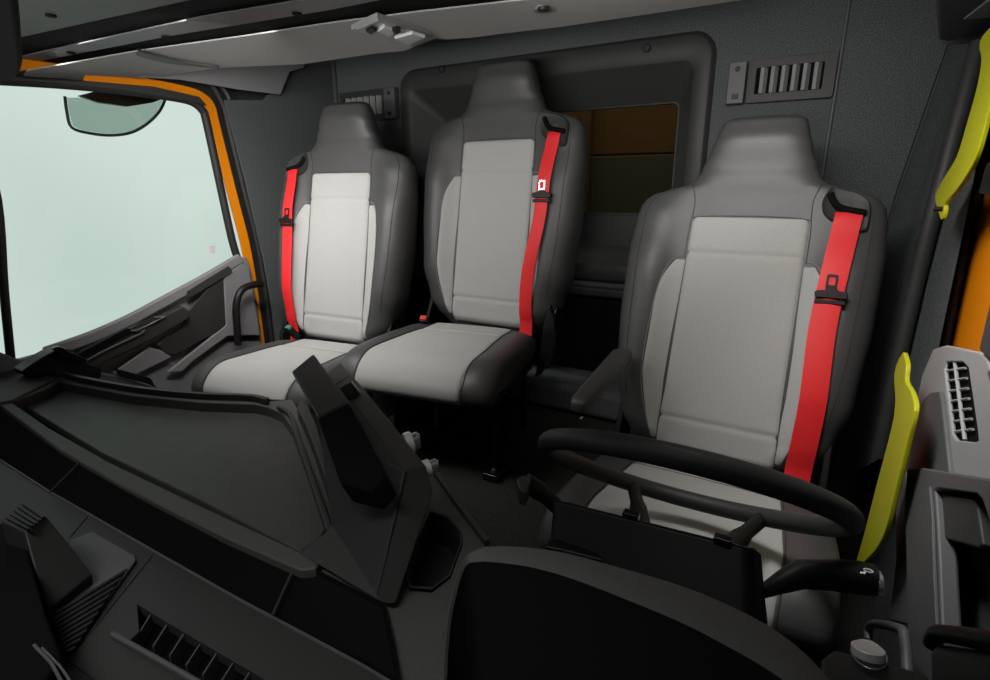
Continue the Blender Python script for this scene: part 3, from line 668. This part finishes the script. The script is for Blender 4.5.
# tray floor
tray = [(22, 404), (48, 388), (62, 388), (130, 399), (200, 404), (262, 407), (278, 412), (290, 425), (310, 480), (326, 528), (318, 540), (300, 551), (200, 500), (100, 452)]
slab('tray_mat', [PZ(x, y, ZD-.025) for x, y in tray], (0, 0, -.02), 'mat', db, .004)
rim_out = [(50, 370), (60, 374), (80, 380), (140, 390), (200, 396), (255, 397), (268, 401), (292, 399), (303, 415), (330, 500), (338, 535), (316, 568), (300, 570), (220, 535), (120, 485), (60, 450), (0, 405), (-40, 370), (0, 366), (30, 364)]
rim_in = [(60, 381), (72, 384), (130, 395), (200, 402), (255, 404), (268, 407), (282, 413), (292, 428), (312, 480), (328, 527), (318, 541), (302, 552), (200, 505), (110, 462), (50, 428), (12, 402), (48, 388)]
holed('tray_rim', [CL_(PZ(x, y, ZD)) for x, y in rim_out], [[PZ(x, y, ZD) for x, y in rim_in]], (0, 0, -.045), 'tgrey', db, .004)
ribbon('raised_lip', smoothpath([PZ(x, y, ZD+.002) for x, y in ((56, 377), (64, 376), (80, 381), (140, 392), (200, 398), (250, 400), (268, 404))], 4), .006, .006, (0, 0, 1), .014, 'dgrey', db, .004)
ribbon('side_lip', smoothpath([PZ(x, y, ZD+.002) for x, y in ((278, 409), (290, 417), (298, 440), (318, 500), (330, 535))], 4), .004, .006, (0, 0, 1), .010, 'dgrey', db, .003)
slab('corner_cover', [CL_(PZ(x, y, ZD+.006)) for x, y in ((-60, 372), (-20, 364), (30, 364), (48, 372), (52, 380), (28, 392), (12, 400), (0, 402), (-40, 385))], (0, 0, -.02), 'tgrey', db, .004)
# back skirt down to the seats' side
sk = [PZ(x, y, ZD-.01) for x, y in ((30, 366), (60, 375), (140, 391), (200, 397), (262, 399), (290, 400), (300, 408), (435, 470), (490, 545))]
bm = bmesh.new(); a = [bm.verts.new(p) for p in sk]; b = [bm.verts.new(V((p.x, p.y-.06, .12))) for p in sk]
for i in range(len(sk)-1): bm.faces.new((a[i], a[i+1], b[i+1], b[i]))
link('rear_skirt', bm, 'dgrey', db)
# black band: sloping step between tray rim and windscreen panel
bandT = [(-60, 360), (0, 402), (60, 450), (120, 486), (220, 536), (300, 571), (316, 569), (385, 604), (394, 640), (403, 690)]
bandB = [(-60, 420), (0, 460), (50, 492), (150, 549), (240, 600), (330, 648), (360, 664), (392, 683), (398, 688), (404, 695)]
loft('black_band', [[CL_(PZ(x, y, ZD-.004)) for x, y in bandT], [CL_(PZ(x, y, ZD-.012)) for x, y in [(p[0]-3, p[1]+4) for p in bandT]], [CL_(PZ(x, y, .70)) for x, y in [(p[0]+4, p[1]-5) for p in bandB]], [CL_(PZ(x, y, .69)) for x, y in bandB]], 'shadow', db, False)
for (x0, y0), (x1, y1) in (((80, 462), (50, 492)), ((292, 572), (272, 616))):
    tube('joint', [PZ(x0, y0, ZD-.002), PZ(x1, y1, .705)], .0018, 'darkseam', db, 6)
# windscreen-side panel with vents
zl = .69
Vt = [(118, 600), (245, 668), (262, 690), (200, 690), (130, 655), (126, 640)]
Vh = [(126, 604), (137, 604), (240, 665), (250, 700), (205, 705), (131, 640), (128, 625)]
lower = [PZ(x, y, zl) for x, y in bandB[:0:-1]]+[V((-1.09, .375, zl)), V((-1.09, -.05, zl)), V((.74, -.05, zl)), V((.74, .2, zl))]
hl = [PZ(x, y, zl) for x, y in ((137, 604), (158, 617), (245, 668), (300, 700), (262, 706), (215, 690), (130, 640), (139, 632))]
holed('windscreen_panel', lower, [hl], (0, 0, -.015), 'dgrey', db, 0)
tube('panel_edge', [PZ(x, y, zl+.001) for x, y in bandB], .0022, 'mgrey', db, 6)
for pp in (((88, 516), (70, 537)), ((152, 556), (68, 660)), ((68, 660), (110, 690))):
    tube('joint', [PZ(x, y, zl+.0005) for x, y in pp], .0012, 'darkseam', db, 6)
adopt(db)
dv = thing('defroster_vent', 'long black slotted defroster vent near windscreen at bottom', 'vent', PZ(190, 650, zl))
slab('vent_duct', [PZ(x, y, zl-.03) for x, y in ((120, 590), (300, 680), (320, 720), (120, 660))], (0, 0, -.006), 'shadow', dv, 0)
tube('vent_lip', [PZ(x, y, zl+.002) for x, y in ((112, 634), (150, 655), (215, 692), (250, 712))], .0035, 'mgrey', dv, 8)
for k in range(9):
    x = 150+k*16.5; y = 614+k*9.6
    slab('slat', [PZ(x, y, zl-.004), PZ(x-14, y+22, zl-.004), PZ(x-13, y+22.8, zl-.004), PZ(x+1.2, y+.8, zl-.004)], (0, 0, -.022), 'mgrey', dv, .0003)
adopt(dv)
# triangular speaker grille with grey cover and dark block
tg_ = thing('speaker_grille', 'triangular slatted grille with grey cover on lower left panel', 'grille', PZ(95, 600, .70))
slab('grille_plate', [PZ(x, y, zl+.006) for x, y in ((70, 540), (93, 531), (135, 555), (136, 560), (66, 656), (50, 612))], (0, 0, -.006), 'mgrey', tg_, .002)
slab('grille_recess', [PZ(x, y, zl+.008) for x, y in ((127, 568), (51, 614), (65, 654), (70, 654))], (0, 0, -.004), 'shadow', tg_, 0)
for k in range(10):
    f = k/10.0; A1 = V((51, 614, 0)).lerp(V((66, 655, 0)), f); B1 = V((127, 568, 0)).lerp(V((70, 654, 0)), f)
    slab('grille_bar', [PZ(A1.x, A1.y, zl+.010), PZ(B1.x, B1.y, zl+.010), PZ(B1.x-.6, B1.y+2.6, zl+.008), PZ(A1.x+.6, A1.y+2.4, zl+.008)], (0, 0, -.003), 'dgrey', tg_, .0004)
adopt(tg_)
bl = thing('sensor_block', 'dark wedge shaped sensor housing with ribbed top at lower left', 'sensor housing', PZ(40, 560, .70))
bm = bmesh.new()
T_ = [PZ(22, 500, .80), PZ(46, 515, .80), PZ(93, 574, .712), PZ(46, 612, .712), PZ(24, 532, .79), PZ(0, 520, .80)]
B_ = [V((p.x-.005, p.y+.0, .69)) for p in T_]
a = [bm.verts.new(p) for p in T_]; b = [bm.verts.new(p) for p in B_]
bm.faces.new((a[0], a[1], a[4], a[5])); bm.faces.new((a[1], a[2], a[3], a[4]))
for i in range(6): bm.faces.new((a[i], b[i], b[(i+1) % 6], a[(i+1) % 6]))
bm.faces.new(b)
link('housing', bm, 'dgrey', bl, True, .003)
for k in range(5):
    f = k/5+.08; p = V((4, 519, 0)).lerp(V((24, 501, 0)), f); q = V((26, 530, 0)).lerp(V((44, 516, 0)), f)
    slab('rib', [PZ(p.x, p.y, .803), PZ(q.x, q.y, .803), PZ(q.x+1.8, q.y-1.4, .803), PZ(p.x+1.8, p.y-1.4, .803)], (0, 0, -.003), 'black', bl, 0)
slab('side_cover', [PZ(x, y, .76) for x, y in ((-60, 515), (0, 522), (23, 534), (45, 612), (62, 658), (30, 700), (-60, 700))], (0, 0, -.06), 'shadow', bl, .004)
adopt(bl)
# windscreen wiper-like rods at the very bottom left
rd = thing('trim_rod', 'thin pair of grey rods at the bottom left edge', 'rod', PZ(50, 670, .72))
tube('rod', [PZ(34, 645, .775), PZ(52, 664, .775), PZ(66, 690, .775)], .0016, 'mgrey', rd, 8)
tube('rod', [PZ(42, 648, .775), PZ(60, 666, .775), PZ(76, 690, .775)], .0012, 'mgrey', rd, 8)
adopt(rd)

# dash end duct beside the left door
du = thing('side_air_duct', 'rounded black side air outlet in the dash corner by left door', 'air outlet', PZ(70, 370, .76))
bm = bmesh.new()
rg = [[PZ(x, y, z) for x, y in ((48, 362), (60, 352), (78, 346), (92, 350), (100, 372), (88, 380), (66, 378), (52, 372))] for z in (.74, .80)]
slab('outlet_body', [PX(x, y, -1.0) for x, y in curve_px([(12, 368), (30, 356), (48, 347), (62, 347), (80, 361), (92, 366), (84, 384), (50, 376), (20, 374), (12, 368)], 3)[:-1]], (.06, .0, 0), 'black', du, .012, 3)
slab('outlet_lip', [PX(x, y, -.93) for x, y in curve_px([(50, 348), (58, 346), (70, 352), (84, 358), (84, 362), (72, 360), (60, 356), (50, 348)], 3)[:-1]], (.012, 0, 0), 'gloss', du, .003)
adopt(du)
vd = thing('dash_end_cover', 'grey ribbed panel below the left door armrest', 'cover', PX(110, 385, -.98))
slab('cover_plate', [PX(x, y, -.98) for x, y in ((75, 376), (100, 372), (118, 376), (158, 388), (150, 392), (80, 384))], (.02, 0, 0), 'mgrey', vd, .006)
slab('cover_slot', [PX(x, y, -.955) for x, y in ((112, 368), (122, 370), (150, 378), (156, 388), (148, 384), (120, 376))], (.004, 0, 0), 'black', vd, .001)
adopt(vd)

# ================================================================== CENTRE CONSOLE
cs = thing('centre_console', 'tall dark angled centre console facing the driver', 'console', (.3, .6, .6))
def Pz(t): return PZ(*t)
deck_o = [(303, 572), (326, 545), (345, 500), (436, 466), (462, 505), (491, 545), (466, 560), (455, 590), (446, 630), (442, 690), (402, 690), (393, 640), (385, 607)]
hole = [(413, 548), (430, 512), (447, 517), (461, 532), (462, 545), (450, 578), (432, 592), (410, 590), (405, 575)]
holed('cup_deck', [PZ(x, y, .735) for x, y in deck_o], [[PZ(x, y, .735) for x, y in hole]], (0, 0, -.012), 'tgrey', cs, .002)
hb = [PZ(x, y, .735) for x, y in hole]; cc = sum(hb, V())/len(hb)
loft('cup_holder', [[p+V((0, 0, .004)) for p in hb], [p+(cc-p)*.05+V((0, 0, .004)) for p in hb], [p+(cc-p)*.08 for p in hb], [p+(cc-p)*.10+V((0, 0, -.05)) for p in hb], [p+(cc-p)*.35+V((0, 0, -.058)) for p in hb], [cc+(p-cc)*.02+V((0, 0, -.06)) for p in hb]], 'dgrey', cs)
ribbon('deck_edge_rail', [PZ(x, y, .738) for x, y in ((434, 472), (460, 508), (488, 545))], .006, .004, (0, 0, 1), .010, 'dgrey', cs, .002)
# tower body
A0 = dict(a=(320, 428, .90), b=(329, 371, .905), c=(340, 362, .905), d=(365, 389, .90), e=(427, 466, .87), f=(434, 490, .845), g=(397, 602, .75), h=(385, 604, .748), i=(300, 553, .752), j=(332, 528, .765))
P_ = {k: PZ(*v) for k, v in A0.items()}
cr_ = [PZ(352, 401, .905), PZ(405, 471, .876), PZ(397, 502, .85), PZ(376, 596, .752)]
bm = bmesh.new()
def vv(p): return bm.verts.new(p)
b_, c_, d_, e_, f_, g_, h_, i_, j_, a_ = [vv(P_[k]) for k in 'bcdefghija']
x0, x1, x2, x3 = [vv(p) for p in cr_]
bm.faces.new((b_, c_, d_, x0)); bm.faces.new((d_, e_, x1, x0)); bm.faces.new((e_, f_, x2, x1)); bm.faces.new((f_, g_, h_, x3, x2))
bm.faces.new((b_, x0, a_)); bm.faces.new((a_, x0, x1)); bm.faces.new((a_, x1, x2, j_)); bm.faces.new((j_, x2, x3)); bm.faces.new((j_, x3, h_, i_))
base = [vv(V((v.co.x+dx, v.co.y+dy, .72))) for v, dx, dy in ((b_, .015, .0), (c_, .0, -.02), (d_, -.02, -.03), (e_, -.045, -.04), (f_, -.06, -.03), (g_, -.02, 0))]
for p, q, r_, s in zip((b_, c_, d_, e_, f_), (c_, d_, e_, f_, g_), base[1:], base): bm.faces.new((p, q, r_, s))
link('console_body', bm, 'dgrey', cs, True, .004)
tube('panel_seam', [PZ(353, 402, .907), PZ(405, 471, .878), PZ(398, 502, .852), PZ(377, 594, .755)], .0014, 'darkseam', cs, 6)
# display hood and its dark recess
bm = bmesh.new()
hq = [PZ(291, 371, .95), PZ(313, 353, .955), PZ(349, 402, .935), PZ(317, 417, .930)]
a = [bm.verts.new(p) for p in hq]
b = [bm.verts.new(p+V((.016, .012, -.045))) for p in hq]
bm.faces.new(a); bm.faces.new(b[::-1])
for i in range(4): bm.faces.new((a[i], b[i], b[(i+1) % 4], a[(i+1) % 4]))
dh = link('display_hood', bm, 'dgrey', cs, True, .004)
slab('display_back', [PZ(317, 418, .936), PZ(348, 403, .938), PZ(385, 476, .905), PZ(372, 492, .88), PZ(340, 484, .885)], (.010, .01, -.03), 'shadow', cs, .003)
slab('side_panel', [PZ(x, y, .80) for x, y in ((300, 400), (307, 404), (316, 424), (334, 478), (326, 478), (306, 425), (297, 408))], (0, 0, -.03), 'dgrey', cs, .003)
slab('switch_recess', [PZ(x, y, .909) for x, y in ((340, 388), (351, 382), (360, 394), (349, 399))], (0, 0, -.002), 'shadow', cs, 0)
tube('recess_edge', [PZ(x, y, .911) for x, y in ((352, 382), (361, 393))], .0016, 'lgrey', cs, 6)
tube('panel_seam', [PZ(x, y, .907) for x, y in ((336, 384), (348, 377))], .0010, 'darkseam', cs, 6)
adopt(cs)
def knob(label, px, z, r):
    p = PZ(px[0], px[1], z); ax = V((.55, .80, .12)).normalized(); t = thing('rotary_knob', label, 'knob', p, 'silver knobs on the console edge')
    cyl('knob_base', p-ax*.006, ax, r, .012, 'silver', t, 24); cyl('knob_grip', p+ax*.005, ax, r*.78, .012, 'chrome', t, 24)
    box('pointer', p+ax*.011, (.004, .004, r*1.2), 'silver', t, .001); adopt(t)
knob('larger silver rotary knob on the console edge facing the seats', (412, 442), .857, .018)
knob('smaller silver rotary knob below the larger one on console edge', (430, 467), .846, .013)

# ================================================================== RIGHT DOOR
d2 = thing('door_2', 'right door', 'door', (1.05, .9, .3)); del d2['label']; del d2['category']; struct(d2)
X2 = 1.045
up = [(933, 349), (945, 345), (979, 352), (986, 358), (1000, 400), (1040, 500), (930, 480), (906, 470), (905, 440), (917, 400), (922, 375)]
ventp = [(944, 368), (946, 362), (962, 362), (968, 368), (977, 430), (978, 440), (974, 442), (956, 440), (952, 434)]
holed('upper_panel', [PX(x, y, X2) for x, y in up], [[PX(x, y, X2) for x, y in ventp]], (.006, 0, 0), 'lgrey', d2, .004)
vt_ = slab('vent_recess', [PX(x, y, X2+.0075) for x, y in ((940, 358), (970, 356), (984, 446), (950, 446))], (.004, 0, 0), 'shadow', d2, 0)
tube('vent_bar', [PX(955, 363, X2+.003), PX(965, 440, X2+.003)], .0025, 'lgrey', vt_, 8)
for k in range(7):
    y = 370+k*10.2; x = 944.5+k*1.25
    tube('vent_bar', [PX(x, y+1, X2+.004), PX(x+21, y-2, X2+.004)], .0018, 'lgrey', vt_, 6)
slab('door_insert', [PX(x, y, X2-.006) for x, y in ((924, 398), (930, 392), (939, 391), (941, 400), (949, 474), (930, 480), (903, 470), (912, 425))], (.008, 0, 0), 'mgrey', d2, .003)
lowp = [(907, 469), (918, 467), (1000, 480), (1060, 500), (1060, 760), (915, 760), (908, 690), (906, 560), (904, 500)]
hp = [(934, 491), (940, 488), (975, 493), (981, 500), (1000, 560), (1010, 645), (941, 638), (938, 560), (936, 520)]
holed('lower_panel', [PX(x, y, X2-.02) for x, y in lowp], [[PX(x, y, X2-.02) for x, y in hp]], (.02, 0, 0), 'mgrey', d2, .004)
slab('handle_pocket', [PX(x, y, X2+.03) for x, y in ((925, 480), (1000, 480), (1030, 660), (930, 660))], (.004, 0, 0), 'mgrey', d2, 0)
for q1, q2 in (((934, 491), (941, 638)),):
    slab('pocket_wall', [PX(*q1, X2-.018), PX(*q2, X2-.018), PX(*q2, X2+.032), PX(*q1, X2+.032)], (0, .004, 0), 'mgrey', d2, 0)
lt = slab('door_handle', [PX(x, y, X2-.012) for x, y in ((938, 497), (941, 494), (972, 499), (976, 504), (982, 545), (978, 548), (944, 538), (939, 532))], (.014, 0, 0), 'dgrey', d2, .003)
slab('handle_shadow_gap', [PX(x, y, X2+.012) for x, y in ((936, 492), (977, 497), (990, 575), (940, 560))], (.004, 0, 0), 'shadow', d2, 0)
ribbon('pocket_rim', [PX(x, y, X2-.020) for x, y in ((932, 488), (935, 520), (936, 560), (940, 640))], .004, .003, (-1, 0, 0), .004, 'mgrey', d2, .001)
tube('pocket_sill', smoothpath([PX(x, y, X2-.045) for x, y in ((932, 645), (938, 634), (960, 636), (990, 641), (1020, 645))], 4), .008, 'black', d2, 12)
slab('door_bin', [PX(x, y, X2-.05) for x, y in ((928, 640), (1030, 652), (1060, 760), (930, 760))], (.03, 0, 0), 'black', d2, .012)
slab('inner_trim', [PX(x, y, X2+.0) for x, y in ((895, 470), (905, 470), (909, 560), (912, 640), (909, 625), (897, 622), (889, 620), (896, 560))], (.02, 0, 0), 'mgrey', d2, .003)
slab('window_seal', [PX(x, y, X2-.004) for x, y in ((978, 350), (983, 330), (990, 300), (1010, 300), (1010, 420), (990, 362))], (.02, 0, 0), 'dgrey', d2, .004)
slab('latch_housing', [PX(x, y, X2-.03) for x, y in ((990, 385), (985, 372), (1000, 360), (1030, 420), (1030, 460), (994, 420))], (.02, 0, 0), 'mgrey', d2, .003)
adopt(d2)
# black box on the pillar top right
bx = slab('belt_height_adjuster', [PX(x, y, 1.04) for x, y in ((978, 193), (986, 163), (1010, 150), (1010, 200), (986, 196))], (.02, 0, 0), 'gloss', None, .003)
tag(bx, 'small glossy black plate on the right pillar edge', 'plate')
# yellow grab handles
gh = thing('grab_handle', 'bright yellow curved grab handle, upper one on the right pillar', 'grab handle', PX(965, 130, 1.03), 'yellow grab handles')
uo = curve_px([(995, 22), (982, 36), (979, 48), (981, 62), (976, 90), (967, 122), (957, 155), (946, 174), (937, 190), (935, 200), (938, 212), (941, 220), (944, 210), (945, 203), (956, 190), (968, 172), (977, 152), (987, 115), (1000, 70), (1006, 30), (995, 22)], 4)[:-1]
slab('handle_grip', [PX(x, y, 1.03) for x, y in uo], (.007, .0, 0), 'yellow', gh, .002, 3)
cyl('fixing_bolt', PX(938, 209, 1.018), (1, 0, 0), .004, .012, 'black', gh, 12); adopt(gh)
gh = thing('grab_handle', 'bright yellow curved grab handle, lower one beside the right door', 'grab handle', PX(890, 480, .99), 'yellow grab handles')
lo_ = curve_px([(903, 352), (897, 362), (894, 378), (895, 400), (893, 420), (887, 445), (875, 490), (865, 530), (855, 568), (866, 560), (882, 538), (895, 490), (906, 445), (914, 410), (911, 392), (905, 380), (906, 364), (903, 352)], 4)[:-1]
slab('handle_grip', [PX(x, y, 1.0) for x, y in lo_], (.007, .0, 0), 'yellow', gh, .002, 3); adopt(gh)
# window switch box at bottom right with knob
sb_ = thing('side_console', 'charcoal side console box at the bottom right', 'console', PZ(870, 665, .80))
slab('console_body', [PZ(x, y, .86) for x, y in ((822, 657), (834, 648), (925, 672), (940, 690), (930, 720), (815, 720))], (0, 0, -.12), 'dgrey', sb_, .004)
adopt(sb_)
kb = thing('mirror_knob', 'silver rotary mirror knob on the bottom right side console', 'knob', PZ(868, 655, .862))
cyl('knob_skirt', PZ(869, 655, .864), (-.1, -.35, 1), .0135, .004, 'chrome', kb, 28); cyl('knob_cap', PZ(868, 652, .870), (-.1, .3, 1), .0125, .008, 'silver', kb, 28); adopt(kb)
gr_ = thing('side_bracket', 'grey rounded bracket frame behind the mirror knob', 'bracket', PX(890, 645, 1.0))
tube('bracket_frame', smoothpath([PX(x, y, 1.0) for x, y in ((868, 640), (869, 628), (876, 624), (900, 629), (905, 640), (908, 680))], 5), .006, 'mgrey', gr_, 10); adopt(gr_)
